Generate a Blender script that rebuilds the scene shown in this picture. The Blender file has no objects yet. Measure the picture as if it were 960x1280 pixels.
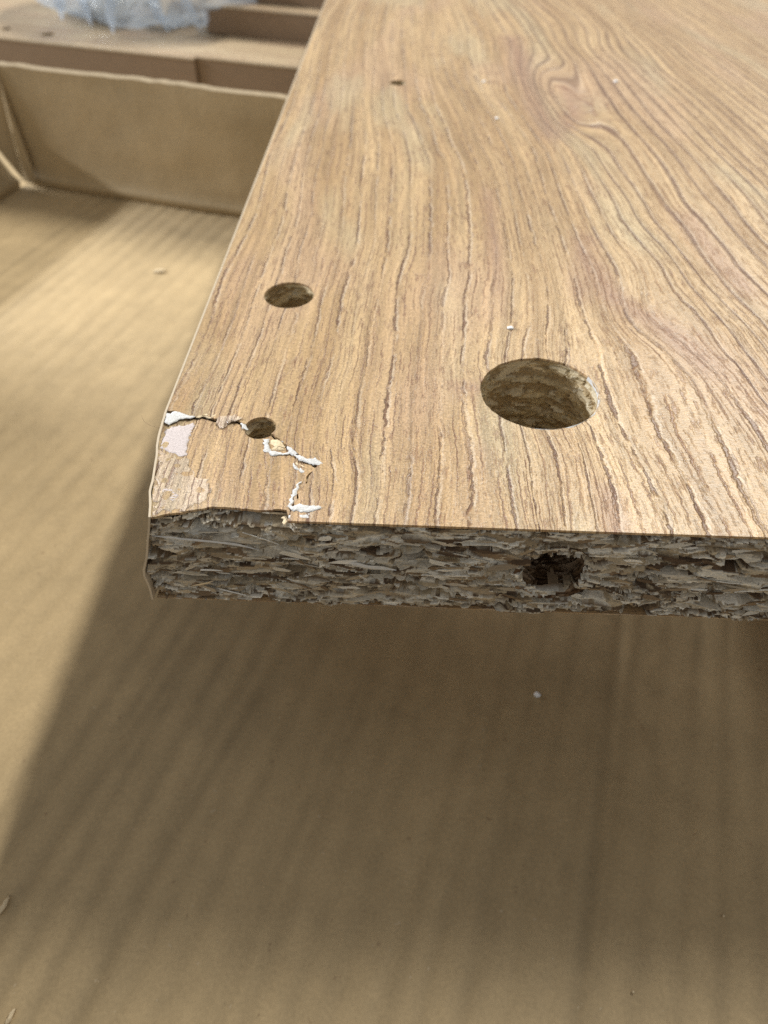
import bpy, math, random
import numpy as np
from mathutils import Matrix, Vector
from mathutils.geometry import delaunay_2d_cdt

# ------------------------------------------------------------------ scene, camera, light
scene = bpy.context.scene
MM = 0.001
ZB = 53.9                      # height of the board's top face above the box base (mm)
COL = scene.collection

CAM_LOC = (30.87, -57.84, ZB + 61.1)
PITCH, ROLL, HEAD = math.radians(45.64), math.radians(0.277), math.radians(2.319)
cam_data = bpy.data.cameras.new('camera')
cam = bpy.data.objects.new('camera', cam_data); COL.objects.link(cam)
_fw = Vector((0, math.cos(PITCH), -math.sin(PITCH))); _rt = Vector((1, 0, 0)); _up = Vector((0, math.sin(PITCH), math.cos(PITCH)))
_r2 = _rt * math.cos(ROLL) + _up * math.sin(ROLL); _u2 = -_rt * math.sin(ROLL) + _up * math.cos(ROLL)
_R = Matrix(((_r2.x, _u2.x, -_fw.x), (_r2.y, _u2.y, -_fw.y), (_r2.z, _u2.z, -_fw.z)))
_R = Matrix.Rotation(HEAD, 3, 'Z') @ _R
cam.matrix_world = Matrix.Translation(Vector(CAM_LOC) * MM) @ _R.to_4x4()
cam_data.sensor_fit = 'VERTICAL'; cam_data.sensor_height = 34.6; cam_data.lens = 959.7 / 1280 * 34.6
cam_data.clip_start = 0.002; cam_data.clip_end = 50
cam_data.dof.use_dof = True; cam_data.dof.focus_distance = 0.090; cam_data.dof.aperture_fstop = 27.0
scene.camera = cam

world = bpy.data.worlds.new('World'); scene.world = world; world.use_nodes = True
world.node_tree.nodes['Background'].inputs[0].default_value = (1.0, 0.985, 0.955, 1)
world.node_tree.nodes['Background'].inputs[1].default_value = 0.38

def area_lamp(name, direction, dist, size, power, color, target=(0, 60, 20), size_y=None, along=(0, 1, 0)):
    d = bpy.data.lights.new(name, 'AREA'); d.shape = 'ELLIPSE' if size_y else 'DISK'; d.size = size; d.energy = power; d.color = color
    if size_y: d.size_y = size_y
    o = bpy.data.objects.new(name, d); COL.objects.link(o)
    z = Vector(direction).normalized(); y = (Vector(along) - z * z.dot(Vector(along))).normalized(); x = y.cross(z)
    m = Matrix(((x.x, y.x, z.x), (x.y, y.y, z.y), (x.z, y.z, z.z))).to_4x4(); m.translation = Vector(target) * MM + z * dist
    o.matrix_world = m
    return o
# long ceiling lamp behind and to the right; low window light from the left
area_lamp('ceiling_lamp', (0.50, 0.66, 1.0), 1.8, 0.11, 36, (1.0, 0.965, 0.88), size_y=.8)
area_lamp('window_light', (-0.94, 0.25, 0.40), 2.0, 0.8, 56, (0.95, 0.97, 1.0), size_y=.10, along=(0, 0, 1))

scene.cycles.use_denoising = False
vs = scene.view_settings
vs.view_transform = 'Standard'; vs.look = 'None'; vs.exposure = 0.0; vs.gamma = 1.0; vs.use_curve_mapping = False

# ------------------------------------------------------------------ helpers
rng = np.random.default_rng(7); random.seed(7)

def link(o, parent=None):
    COL.objects.link(o)
    if parent is not None: o.parent = parent
    return o
def tag(o, label=None, cat=None, group=None, kind=None):
    if label: o['label'] = label
    if cat: o['category'] = cat
    if group: o['group'] = group
    if kind: o['kind'] = kind
    return o
def empty(name, loc=(0, 0, 0)):
    o = bpy.data.objects.new(name, None); o.empty_display_size = 0.01; o.location = Vector(loc) * MM
    COL.objects.link(o); return o
def mesh(name, V, F, mat, parent=None, smooth=False, uv=None, col=None, origin=(0, 0, 0)):
    """V in mm, world axes; returns ONE mesh object."""
    me = bpy.data.meshes.new(name)
    V = (np.asarray(V, float) - np.asarray(origin, float)) * MM
    me.from_pydata(V.tolist(), [], [list(map(int, f)) for f in F]); me.materials.append(mat)
    if smooth: me.polygons.foreach_set('use_smooth', [True] * len(me.polygons))
    if uv is not None:
        l = me.uv_layers.new(name='grain'); idx = np.empty(len(me.loops), np.int64); me.loops.foreach_get('vertex_index', idx)
        l.data.foreach_set('uv', np.asarray(uv, np.float32)[idx].ravel())
    if col is not None:
        a = me.color_attributes.new('chip', 'FLOAT_COLOR', 'POINT')
        c = np.ones((len(V), 4), np.float32); c[:, :3] = col; a.data.foreach_set('color', c.ravel())
    me.update()
    o = bpy.data.objects.new(name, me); o.location = Vector(origin) * MM
    return link(o, parent)
def grid_faces(nu, nv, wrap=False):
    i, j = np.meshgrid(np.arange(nu if wrap else nu - 1), np.arange(nv - 1), indexing='ij')
    a = i * nv + j; b = ((i + 1) % nu) * nv + j
    return np.stack([a, b, b + 1, a + 1], -1).reshape(-1, 4)
def vnoise(x, y, seed=0):
    """smooth value noise -1..1, numpy"""
    def h(i, j):
        n = (i * 374761393 + j * 668265263 + seed * 1442695041) & 0xffffffff
        n = ((n ^ (n >> 13)) * 1274126177) & 0xffffffff
        return ((n ^ (n >> 16)) & 0xffff) / 32767.5 - 1
    x = np.asarray(x, float); y = np.asarray(y, float)
    xi = np.floor(x).astype(np.int64); yi = np.floor(y).astype(np.int64); fx = x - xi; fy = y - yi
    fx = fx * fx * (3 - 2 * fx); fy = fy * fy * (3 - 2 * fy)
    return (h(xi, yi) * (1 - fx) + h(xi + 1, yi) * fx) * (1 - fy) + (h(xi, yi + 1) * (1 - fx) + h(xi + 1, yi + 1) * fx) * fy
def fbm(x, y, seed=0, o=3):
    s = 0; a = 1.0
    for k in range(o): s = s + a * vnoise(x * 2 ** k, y * 2 ** k, seed + k); a *= .5
    return s
def inside(P, poly):
    P = np.asarray(P); poly = np.asarray(poly); r = np.zeros(len(P), bool); n = len(poly)
    for i in range(n):
        a = poly[i]; b = poly[(i + 1) % n]
        c = (a[1] > P[:, 1]) != (b[1] > P[:, 1])
        with np.errstate(divide='ignore', invalid='ignore'):
            xx = (b[0] - a[0]) * (P[:, 1] - a[1]) / (b[1] - a[1]) + a[0]
        r ^= c & (P[:, 0] < xx)
    return r
def resample(poly, step, closed=False):
    poly = [np.array(p, float) for p in poly]
    if closed: poly = poly + [poly[0]]
    out = []
    for a, b in zip(poly[:-1], poly[1:]):
        n = max(1, int(np.linalg.norm(b - a) / step))
        for k in range(n): out.append(a + (b - a) * k / n)
    if not closed: out.append(poly[-1])
    return np.array(out)
def sheet2d(outline, holes, spacing, margin=.35):
    """triangulated 2-D sheet with holes -> points, triangles, boundary edges"""
    outline = np.asarray(outline); loops = [outline] + [np.asarray(h) for h in holes]
    lo = outline.min(0); hi = outline.max(0)
    gx, gy = np.meshgrid(np.arange(lo[0] + spacing / 2, hi[0], spacing), np.arange(lo[1] + spacing / 2, hi[1], spacing))
    P = np.c_[gx.ravel(), gy.ravel()]; ok = inside(P, outline)
    for h in loops[1:]: ok &= ~inside(P, h)
    B = np.concatenate(loops)
    P = P[ok]
    keep = np.ones(len(P), bool)
    for b in B: keep &= ((P - b) ** 2).sum(1) > margin ** 2
    P = P[keep]
    pts = [Vector(p) for p in B] + [Vector(p) for p in P]; ed = []; k = 0
    for l in loops:
        n = len(l); ed += [(k + i, k + (i + 1) % n) for i in range(n)]; k += n
    v, e, f, *_ = delaunay_2d_cdt(pts, ed, [], 0, 1e-5)
    v = np.array([tuple(p) for p in v]); f = np.array([t for t in f if len(t) == 3])
    c = v[f].mean(1); ok = inside(c, outline)
    for h in loops[1:]: ok &= ~inside(c, h)
    f = f[ok]
    ar = (v[f[:, 1], 0] - v[f[:, 0], 0]) * (v[f[:, 2], 1] - v[f[:, 0], 1]) - (v[f[:, 1], 1] - v[f[:, 0], 1]) * (v[f[:, 2], 0] - v[f[:, 0], 0])
    f[ar < 0] = f[ar < 0][:, ::-1]
    E = {}
    for t in f:
        for a, b in ((t[0], t[1]), (t[1], t[2]), (t[2], t[0])): E[(a, b)] = 1
    bd = [(a, b) for (a, b) in E if (b, a) not in E]
    return v, f, bd
def solid_sheet(name, v, f, bd, z, th, mat, parent, uv=None, zfun=None, col=None):
    n = len(v); ztop = np.full(n, z) if zfun is None else zfun(v)
    bi = sorted({a for e in bd for a in e}); m = {a: n + i for i, a in enumerate(bi)}
    V = np.concatenate([np.c_[v, ztop], np.c_[v[bi], ztop[bi] - th]])
    F = [tuple(t) for t in f] + [(b, a, m[a], m[b]) for a, b in bd]
    U = None if uv is None else np.concatenate([uv, uv[bi]])
    return mesh(name, V, F, mat, parent, uv=U, col=None if col is None else np.concatenate([col, col[bi]]))
def box(name, lo, hi, mat, parent=None, M=None, bevel=.4, uvs=False):
    """bevelled box, lo/hi in local mm, M = 3x3 axes + origin function"""
    import bmesh
    bm = bmesh.new(); bmesh.ops.create_cube(bm, size=1)
    for v in bm.verts: v.co = Vector([lo[i] + (v.co[i] + .5) * (hi[i] - lo[i]) for i in range(3)])
    bmesh.ops.bevel(bm, geom=list(bm.edges), offset=bevel, segments=2, affect='EDGES', profile=.5)
    V = [tuple(v.co) for v in bm.verts]; bm.verts.index_update(); F = [[v.index for v in f.verts] for f in bm.faces]; bm.free()
    W = np.array(V) if M is None else np.array([M(*v) for v in V])
    return mesh(name, W, F, mat, parent, uv=np.array([(v[1], v[0]) for v in V]) if uvs else None)

# ------------------------------------------------------------------ node helpers
class NT:
    def __init__(s, name):
        s.m = bpy.data.materials.new(name); s.m.use_nodes = True; s.t = s.m.node_tree; s.n = s.t.nodes
        s.b = s.n['Principled BSDF']
    def node(s, kind, **kw):
        n = s.n.new(kind)
        for k, v in kw.items(): setattr(n, k, v)
        return n
    def put(s, sock, v):
        if hasattr(v, 'is_output'): s.t.links.new(v, sock)
        else: sock.default_value = v
    def math(s, op, a, b=0.0, c=None, clamp=False):
        n = s.node('ShaderNodeMath', operation=op, use_clamp=clamp); s.put(n.inputs[0], a); s.put(n.inputs[1], b)
        if c is not None: s.put(n.inputs[2], c)
        return n.outputs[0]
    def comb(s, x, y, z=0.0):
        n = s.node('ShaderNodeCombineXYZ'); s.put(n.inputs[0], x); s.put(n.inputs[1], y); s.put(n.inputs[2], z); return n.outputs[0]
    def noise(s, vec, scale=1.0, detail=2.0, rough=.5, dist=0.0):
        n = s.node('ShaderNodeTexNoise'); s.put(n.inputs['Vector'], vec); n.inputs['Scale'].default_value = scale
        n.inputs['Detail'].default_value = detail; n.inputs['Roughness'].default_value = rough; n.inputs['Distortion'].default_value = dist
        return n.outputs['Fac']
    def ramp(s, fac, lo, hi, a=0.0, b=1.0):
        n = s.node('ShaderNodeMapRange', interpolation_type='SMOOTHSTEP'); s.put(n.inputs[0], fac)
        for i, v in enumerate((lo, hi, a, b)): n.inputs[i + 1].default_value = v
        return n.outputs[0]
    def mix(s, fac, a, b, mode='MIX'):
        n = s.node('ShaderNodeMix', data_type='RGBA', blend_type=mode)
        s.put(n.inputs[0], fac)
        for i, v in ((6, a), (7, b)): s.put(n.inputs[i], v if hasattr(v, 'is_output') else (*v, 1))
        return n.outputs[2]
    def coord(s, scale=1000.0):
        n = s.node('ShaderNodeTexCoord'); v = s.node('ShaderNodeVectorMath', operation='SCALE')
        s.put(v.inputs[0], n.outputs['Object']); v.inputs[3].default_value = scale; return v.outputs[0]
    def bump(s, h, dist, strength=1.0, prev=None):
        n = s.node('ShaderNodeBump'); n.inputs['Strength'].default_value = strength; n.inputs['Distance'].default_value = dist
        s.put(n.inputs['Height'], h)
        if prev is not None: s.put(n.inputs['Normal'], prev)
        return n.outputs[0]
    def out(s, color=None, rough=None, normal=None, spec=None):
        if color is not None: s.put(s.b.inputs['Base Color'], color if hasattr(color, 'is_output') else (*color, 1))
        if rough is not None: s.put(s.b.inputs['Roughness'], rough)
        if normal is not None: s.put(s.b.inputs['Normal'], normal)
        if spec is not None: s.b.inputs['Specular IOR Level'].default_value = spec
        return s.m

def mat_wood(name, light=(.475, .335, .182), mid=(.355, .234, .118), dark=(.105, .044, .026), period=2.6, bumpd=.00018, pores=True):
    t = NT(name)
    u = t.node('ShaderNodeUVMap', uv_map='grain'); sp = t.node('ShaderNodeSeparateXYZ'); t.put(sp.inputs[0], u.outputs[0])
    G, Vv = sp.outputs[0], sp.outputs[1]
    def st(gs, vs_, detail=2, off=0.0, rough=.5, dist=0.0):
        return t.noise(t.comb(t.math('MULTIPLY', G, gs), t.math('MULTIPLY', Vv, vs_), off), 1, detail, rough, dist)
    c0 = lambda x: t.math('SUBTRACT', x, .5)
    mul = lambda a, b: t.math('MULTIPLY', a, b)
    def lines(p, lo, hi): return t.ramp(t.math('ABSOLUTE', c0(t.math('FRACT', p))), lo, hi)
    far = t.ramp(G, 46.0, 64.0)                                   # long unbroken lines on the right of the print, dashes on the left
    # small irregular run of every line
    wob = mul(c0(st(.30, .035, 2, 1.3)), .50)
    jag = mul(c0(st(1.0, .50, 4, 5.1, .7)), t.math('MULTIPLY_ADD', far, -.22, .36))
    warp = t.math('ADD', wob, jag)
    ph = t.math('ADD', t.math('DIVIDE', G, period), warp)
    gate = t.math('MAXIMUM', t.ramp(st(.34, .022, 3, 12.2, .6), .38, .55), mul(far, t.ramp(st(.5, .012, 2, 15.5), .35, .55)))
    brk = t.math('MAXIMUM', t.ramp(st(.8, .14, 3, 21.0, .7), .42, .52), mul(far, .80))
    wide = t.math('ADD', t.math('MULTIPLY_ADD', st(.5, .12, 2, 25.0), .11, -.050), mul(far, t.ramp(Vv, 60.0, 190.0, .012, .062)))
    line = mul(t.ramp(t.math('ADD', t.math('ABSOLUTE', c0(t.math('FRACT', ph))), wide), .446, .486), mul(t.math('MULTIPLY_ADD', gate, .75, .25), brk))
    lip = mul(lines(t.math('ADD', ph, -.10), .43, .49), mul(t.math('MULTIPLY_ADD', gate, .8, .2), brk))
    ph2 = t.math('ADD', t.math('DIVIDE', G, period * .37), mul(warp, 2.2))
    line2 = mul(lines(ph2, .40, .485), t.ramp(st(.55, .06, 3, 27.0, .65), .46, .57))
    ph3 = t.math('ADD', t.math('DIVIDE', G, period * .17), mul(warp, 4.0))
    line3 = mul(lines(ph3, .33, .49), t.ramp(st(.9, .12, 3, 29.0, .65), .50, .60))
    pmask = t.ramp(st(.25, .04, 1, 44.0), .35, .65, .40, 1.0)
    if pores:
        at = t.node('ShaderNodeVertexColor', layer_name='chip'); sa = t.node('ShaderNodeSeparateColor'); t.put(sa.inputs[0], at.outputs[0])
        dense = sa.outputs[0]; pmask = t.math('MAXIMUM', pmask, dense)
    pore = mul(t.ramp(st(3.2, .28, 3, 41.0, .65), .54, .64), pmask)
    band = st(.22, .010, 3, 51.0)
    grain = t.noise(t.comb(G, mul(Vv, .8), 3.0), 4.4, 2, .8)
    streak = st(1.1, .03, 4, 81.0, .7)
    c = t.mix(t.ramp(band, .35, .68), light, mid)
    c = t.mix(mul(t.ramp(st(.06, .018, 2, 61.0), .50, .68), .45), c, (.45, .305, .20))
    c = t.mix(mul(t.ramp(st(.09, .02, 2, 71.0), .52, .68), .5), c, (.45, .375, .235))
    sk = t.math('MULTIPLY_ADD', c0(streak), 1.45, 1.0); c = t.mix(1.0, c, t.comb(sk, sk, sk), 'MULTIPLY')
    if pores: c = t.mix(mul(dense, .80), c, (.30, .18, .12))
    c = t.mix(mul(line3, .48), c, (.22, .12, .07))
    c = t.mix(mul(line2, .72), c, (.18, .085, .052))
    c = t.mix(mul(pore, .62), c, (.19, .09, .055))
    c = t.mix(mul(lip, .38), c, (.64, .55, .44))  # pale highlight beside each groove, painted into the colour
    c = t.mix(mul(line, .78), c, dark)
    sp_ = t.math('MULTIPLY_ADD', c0(grain), 1.5, 1.0)
    c = t.mix(1.0, c, t.comb(sp_, sp_, sp_), 'MULTIPLY')
    h = t.math('SUBTRACT', mul(lip, .15), t.math('ADD', line, t.math('ADD', mul(line3, .2), t.math('ADD', mul(pore, .35), mul(line2, .45)))))
    h = t.math('ADD', h, t.math('ADD', mul(grain, .35), mul(streak, .5)))
    r = t.math('MULTIPLY_ADD', grain, .15, .31)
    return t.out(c, r, t.bump(h, bumpd, .9), .42)

def mat_card(name, base=(.415, .318, .184), relief_shade=False):
    t = NT(name); co = t.coord()
    n1 = t.noise(co, .018, 3, .6); n2 = t.noise(co, .16, 3, .6); n3 = t.noise(co, 1.6, 4, .7); n4 = t.noise(co, .9, 2)
    c = t.mix(t.ramp(n1, .3, .7), tuple(.90 * b for b in base), tuple(1.10 * b for b in base))
    k = t.math('MULTIPLY_ADD', t.math('SUBTRACT', n2, .5), .26, 1.0)
    k = t.math('ADD', k, t.math('MULTIPLY', t.math('SUBTRACT', n3, .5), .5))
    c = t.mix(1.0, c, t.comb(k, k, k), 'MULTIPLY')
    if relief_shade: c = t.mix(1.0, c, t.node('ShaderNodeVertexColor', layer_name='chip').outputs[0], 'MULTIPLY')   # shade of flutes and creases painted into the liner colour
    c = t.mix(t.math('MULTIPLY', t.ramp(n4, .71, .76), .5), c, (.55, .45, .31))
    c = t.mix(t.math('MULTIPLY', t.ramp(t.noise(co, .6, 3), .70, .75), .4), c, (.22, .14, .08))
    nrm = t.bump(t.math('ADD', t.math('MULTIPLY', n3, .5), t.math('MULTIPLY', n2, 2.0)), .00012, .7)
    return t.out(c, .62, nrm, .35)

def mat_chip(name, bumpd=.00015, attr=True, spread=.5):
    t = NT(name); co = t.coord()
    if attr:
        a = t.node('ShaderNodeVertexColor', layer_name='chip'); base = a.outputs[0]
    else:
        oi = t.node('ShaderNodeObjectInfo'); r = oi.outputs['Random']
        cr = t.node('ShaderNodeValToRGB'); t.put(cr.inputs[0], r)
        e = cr.color_ramp.elements
        e[0].position = 0; e[0].color = (.12, .08, .05, 1); e[1].position = 1; e[1].color = (.82, .80, .74, 1)
        for p, cc in ((.2, (.28, .20, .12, 1)), (.4, (.52, .45, .34, 1)), (.7, (.68, .64, .55, 1))):
            q = e.new(p); q.color = cc
        base = cr.outputs[0]
    sx = t.node('ShaderNodeSeparateXYZ'); t.put(sx.inputs[0], co)
    st = t.noise(t.comb(t.math('MULTIPLY', sx.outputs[0], 1.6), t.math('MULTIPLY', sx.outputs[1], 2.0), t.math('MULTIPLY', sx.outputs[2], 6.0)), 1.2, 4, .7)
    k = t.math('MULTIPLY_ADD', t.math('SUBTRACT', st, .5), 1.3, 1.0)
    c = t.mix(1.0, base, t.comb(k, k, k), 'MULTIPLY')
    return t.out(c, .85, t.bump(st, bumpd, .8), .2)

def mat_plain(name, col, rough=.6, var=.15, scale=1.5, bumpd=.0, spec=.3, metal=0.0):
    t = NT(name); co = t.coord(); n = t.noise(co, scale, 3, .6)
    k = t.math('MULTIPLY_ADD', t.math('SUBTRACT', n, .5), 2 * var, 1.0)
    c = t.mix(1.0, col, t.comb(k, k, k), 'MULTIPLY'); t.b.inputs['Metallic'].default_value = metal
    return t.out(c, rough, t.bump(n, bumpd, .8) if bumpd else None, spec)

M_WOOD = mat_wood('wood_print_laminate')
M_STACK = mat_wood('plain_wood_laminate', (.44, .35, .23), (.35, .265, .165), (.22, .14, .09), 6.0, .0001, False)
M_SCUFF = mat_wood('scuffed_wood_print', (.60, .49, .37), (.50, .38, .28), (.28, .17, .12), 2.6, .00025, False)
M_BOTTOM = mat_wood('bottom_laminate', pores=False)
M_EDGEFACE = mat_plain('board_edge_band', (.245, .172, .112), .55, .12, .3)
M_CARD = mat_card('kraft_cardboard')
M_CARDBASE = mat_card('kraft_cardboard_base', relief_shade=True)
M_CARDEDGE = mat_plain('cut_cardboard_edge', (.33, .265, .175), .8, .3, .8, .0002)
M_CORE = mat_chip('particleboard')
M_CHIP = mat_chip('wood_chip_surface', attr=False)
M_PAPER = mat_plain('torn_white_paper', (.58, .58, .57), .85, .3, 2.5, .0002)
M_CREAM = mat_plain('torn_cream_fibre', (.66, .54, .36), .8, .3, 3.0, .0002)
M_LAV = mat_plain('peeled_print_layer', (.54, .48, .47), .6, .4, 4.5, .0001)
M_PINK = mat_plain('scuffed_print_layer', (.56, .42, .31), .6, .3, 3.5, .00012)
M_BAND = mat_plain('pale_edge_band', (.52, .44, .33), .5, .15, 1.0)
M_FOAM = mat_plain('white_foam', (.86, .87, .88), .6, .05, 3)

# ------------------------------------------------------------------ grain flow of the laminate print
# polylines (mm on the board) that the printed grain runs along
TRACES = [[(511, 0), (511, 38), (515, 73), (522, 131), (540, 163), (549, 187), (557, 200), (562, 244), (563, 270), (560, 311), (565, 343), (557, 369), (555, 404), (553, 438), (550, 467), (545, 560), (530, 650)],
 [(557, 64), (569, 96), (587, 125), (604, 155), (616, 187), (625, 200), (633, 232), (642, 270), (648, 308), (657, 346), (657, 387), (646, 440)],
 [(575, 143), (587, 175), (598, 200), (607, 229), (616, 270), (623, 308), (623, 340), (619, 375), (619, 407)],
 [(575, 482), (581, 511), (578, 540), (587, 575), (590, 604), (592, 657)],
 [(487, 229), (486, 296), (476, 340), (467, 387), (461, 410), (458, 452), (444, 496), (441, 531), (438, 563), (444, 590)],
 [(536, 258), (537, 296), (533, 331), (525, 363), (525, 404)], [(622, 531), (625, 575), (630, 604), (642, 657)], [(654, 540), (665, 575), (671, 619), (677, 657)],
 [(320, 312), (302, 350), (285, 402)], [(279, 428), (255, 481), (241, 513)], [(375, 317), (372, 344)], [(425, 376), (416, 440)], [(460, 417), (454, 475)],
 [(430, 78), (425, 140), (419, 162)], [(442, 120), (439, 195)], [(345, 240), (337, 277)], [(317, 275), (305, 300)], [(400, 235), (399, 267)], [(430, 225), (425, 295)],
 [(741, 3), (773, 32), (814, 67), (832, 88)], [(855, 73), (890, 99), (922, 125), (960, 155)], [(791, 99), (817, 125), (846, 155), (870, 181), (896, 207), (922, 232), (954, 270)],
 [(735, 108), (756, 140), (785, 172), (805, 198), (823, 232), (837, 261), (855, 288), (872, 322), (896, 357), (922, 387), (942, 407)],
 [(779, 99), (802, 128), (826, 157), (849, 181), (867, 200), (890, 223), (913, 252), (934, 282), (960, 308)], [(846, 200), (867, 229), (893, 258), (913, 282)],
 [(747, 215), (770, 255), (782, 279), (802, 302), (823, 322), (843, 355), (867, 384), (884, 407), (899, 432), (922, 461), (942, 490)],
 [(738, 166), (750, 187), (756, 207)], [(852, 252), (878, 276), (902, 302), (928, 334), (960, 366)], [(808, 400), (843, 423), (878, 452), (907, 479), (934, 514), (960, 546)],
 [(864, 476), (884, 522), (913, 575), (937, 625)], [(779, 429), (797, 476), (811, 522), (832, 563), (855, 607)], [(765, 502), (782, 546), (805, 590)],
 [(730, 563), (741, 604), (747, 657)], [(753, 581), (767, 622), (776, 662)],
 [(703, 76), (706, 96), (715, 117), (718, 140), (712, 152)], [(721, 6), (738, 17), (756, 38), (756, 58), (765, 70)], [(616, 117), (648, 152), (672, 185)], [(610, 9), (639, 52), (651, 85), (662, 120)]]
def to_board(p):
    """photo measurement (960x1280) -> point on the board's top face, mm"""
    f = 959.7; d = _R @ Vector(((p[0] - 480) / f, -(p[1] - 640) / f, -1.0))
    k = -61.1 / d.z
    return np.array([CAM_LOC[0] + d.x * k, CAM_LOC[1] + d.y * k])
BW, BL = 236.0, 392.0          # board width and length
GS = 6.0; gnx, gny = int(BW / GS) + 3, int(BL / GS) + 3
def solve_grain():
    n = gnx * gny; A = np.zeros((n, n)); b = np.zeros(n)
    def add(idx, w, rhs, wt):
        idx = np.array(idx); w = np.array(w) * wt; rhs *= wt
        A[np.ix_(idx, idx)] += np.outer(w, w); b[idx] += w * rhs
    I = lambda i, j: i * gny + j
    for i in range(gnx):
        for j in range(gny):
            if i + 1 < gnx: add([I(i + 1, j), I(i, j)], [1, -1], GS, .09)
            if j + 1 < gny: add([I(i, j + 1), I(i, j)], [1, -1], 0.0, .02)
            if 0 < i < gnx - 1: add([I(i - 1, j), I(i, j), I(i + 1, j)], [1, -2, 1], 0, .5)
            if 0 < j < gny - 1: add([I(i, j - 1), I(i, j), I(i, j + 1)], [1, -2, 1], 0, .7)
    def wts(p):
        x = min(max(p[0] / GS, 0), gnx - 1.01); y = min(max(p[1] / GS, 0), gny - 1.01); i, j = int(x), int(y); x -= i; y -= j
        return [I(i, j), I(i + 1, j), I(i, j + 1), I(i + 1, j + 1)], [(1 - x) * (1 - y), x * (1 - y), (1 - x) * y, x * y]
    for tr in TRACES:
        P = resample([to_board(p) for p in tr], 3.0)
        for a, c in zip(P[:-1], P[1:]):
            ia, wa = wts(a); ic, wc = wts(c)
            D = {}
            for k, w in zip(ia, wa): D[k] = D.get(k, 0) - w
            for k, w in zip(ic, wc): D[k] = D.get(k, 0) + w
            add(list(D), list(D.values()), 0.0, 4.0)
    A[0, 0] += 1e-3
    g = np.linalg.solve(A + 1e-9 * np.eye(n), b).reshape(gnx, gny)
    return g - g[0, 0]
GRAIN = solve_grain()
PERIOD = 2.6
GK = None
def grain_uv(P):
    g = grain_raw(P, GK is not None)
    if GK is not None:
        gk, pk = GK; e = np.interp(g, gk, pk); e = np.where(g < gk[0], pk[0] + (g - gk[0]) / 1.55, np.where(g > gk[-1], pk[-1] + (g - gk[-1]) / 1.75, e)); g = e * PERIOD
    return np.c_[g, np.asarray(P)[:, 1] + 40]
def grain_raw(P, knot=True):
    P = np.asarray(P, float); x = np.clip(P[:, 0] / GS, 0, gnx - 1.01); y = np.clip(P[:, 1] / GS, 0, gny - 1.01)
    i = x.astype(int); j = y.astype(int); x = x - i; y = y - j
    def cat(f0, f1, f2, f3, s): return f1 + .5 * s * (f2 - f0 + s * (2 * f0 - 5 * f1 + 4 * f2 - f3 + s * (3 * (f1 - f2) + f3 - f0)))
    cl = lambda a, n: np.clip(a, 0, n - 1)
    rows = [cat(*[GRAIN[cl(i + di, gnx), cl(j + dj, gny)] for dj in (-1, 0, 1, 2)], y) for di in (-1, 0, 1, 2)]
    g = cat(*rows, x)
    # the knot: an elongated eye that the lines close around
    k0 = to_board((694, 118)); q = ((P[:, 0] - k0[0] + .10 * (P[:, 1] - k0[1])) / 6.0) ** 2 + ((P[:, 1] - k0[1]) / 26.0) ** 2
    return g + 5.0 * np.exp(-q) if knot else g
# every traced line of the print becomes one line of the pattern; wider gaps take further lines
_g = sorted(float(np.mean(grain_raw(np.array([to_board(p) for p in tr]), False))) for tr in TRACES[:34])
_c = [[_g[0]]]
for q_ in _g[1:]:
    if q_ - _c[-1][0] < .75: _c[-1].append(q_)
    else: _c.append([q_])
_gk = [float(np.mean(c_)) for c_ in _c]; _pk = [0.0]
for a_, b_ in zip(_gk[:-1], _gk[1:]): _pk.append(_pk[-1] + max(1, round((b_ - a_) / 1.6)))
GK = (np.array(_gk), np.array(_pk))

DENSE = [([(733, 300), (728, 330), (728, 365)], 1.6), ([(742, 335), (755, 362), (791, 388), (826, 408), (860, 436), (885, 458)], 2.0), ([(862, 275), (880, 300), (905, 330), (930, 356)], 2.2),
         ([(640, 50), (655, 90), (672, 135), (690, 166)], 3.0), ([(712, 110), (719, 140), (705, 158)], 2.2), ([(765, 625), (772, 660)], 1.5), ([(590, 560), (592, 650)], 1.0), ([(640, 470), (575, 490)], .8), ([(615, 240), (622, 320), (620, 400)], 1.0)]
def dense_mask(P):
    m = np.zeros(len(P))
    for pl, w in DENSE:
        for q in resample([to_board(p) for p in pl], 2.0): m = np.maximum(m, np.exp(-(((P[:, 0] - q[0]) / w) ** 2 + ((P[:, 1] - q[1]) / (w * 1.8)) ** 2)))
    return np.repeat(m[:, None], 3, 1)

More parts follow.
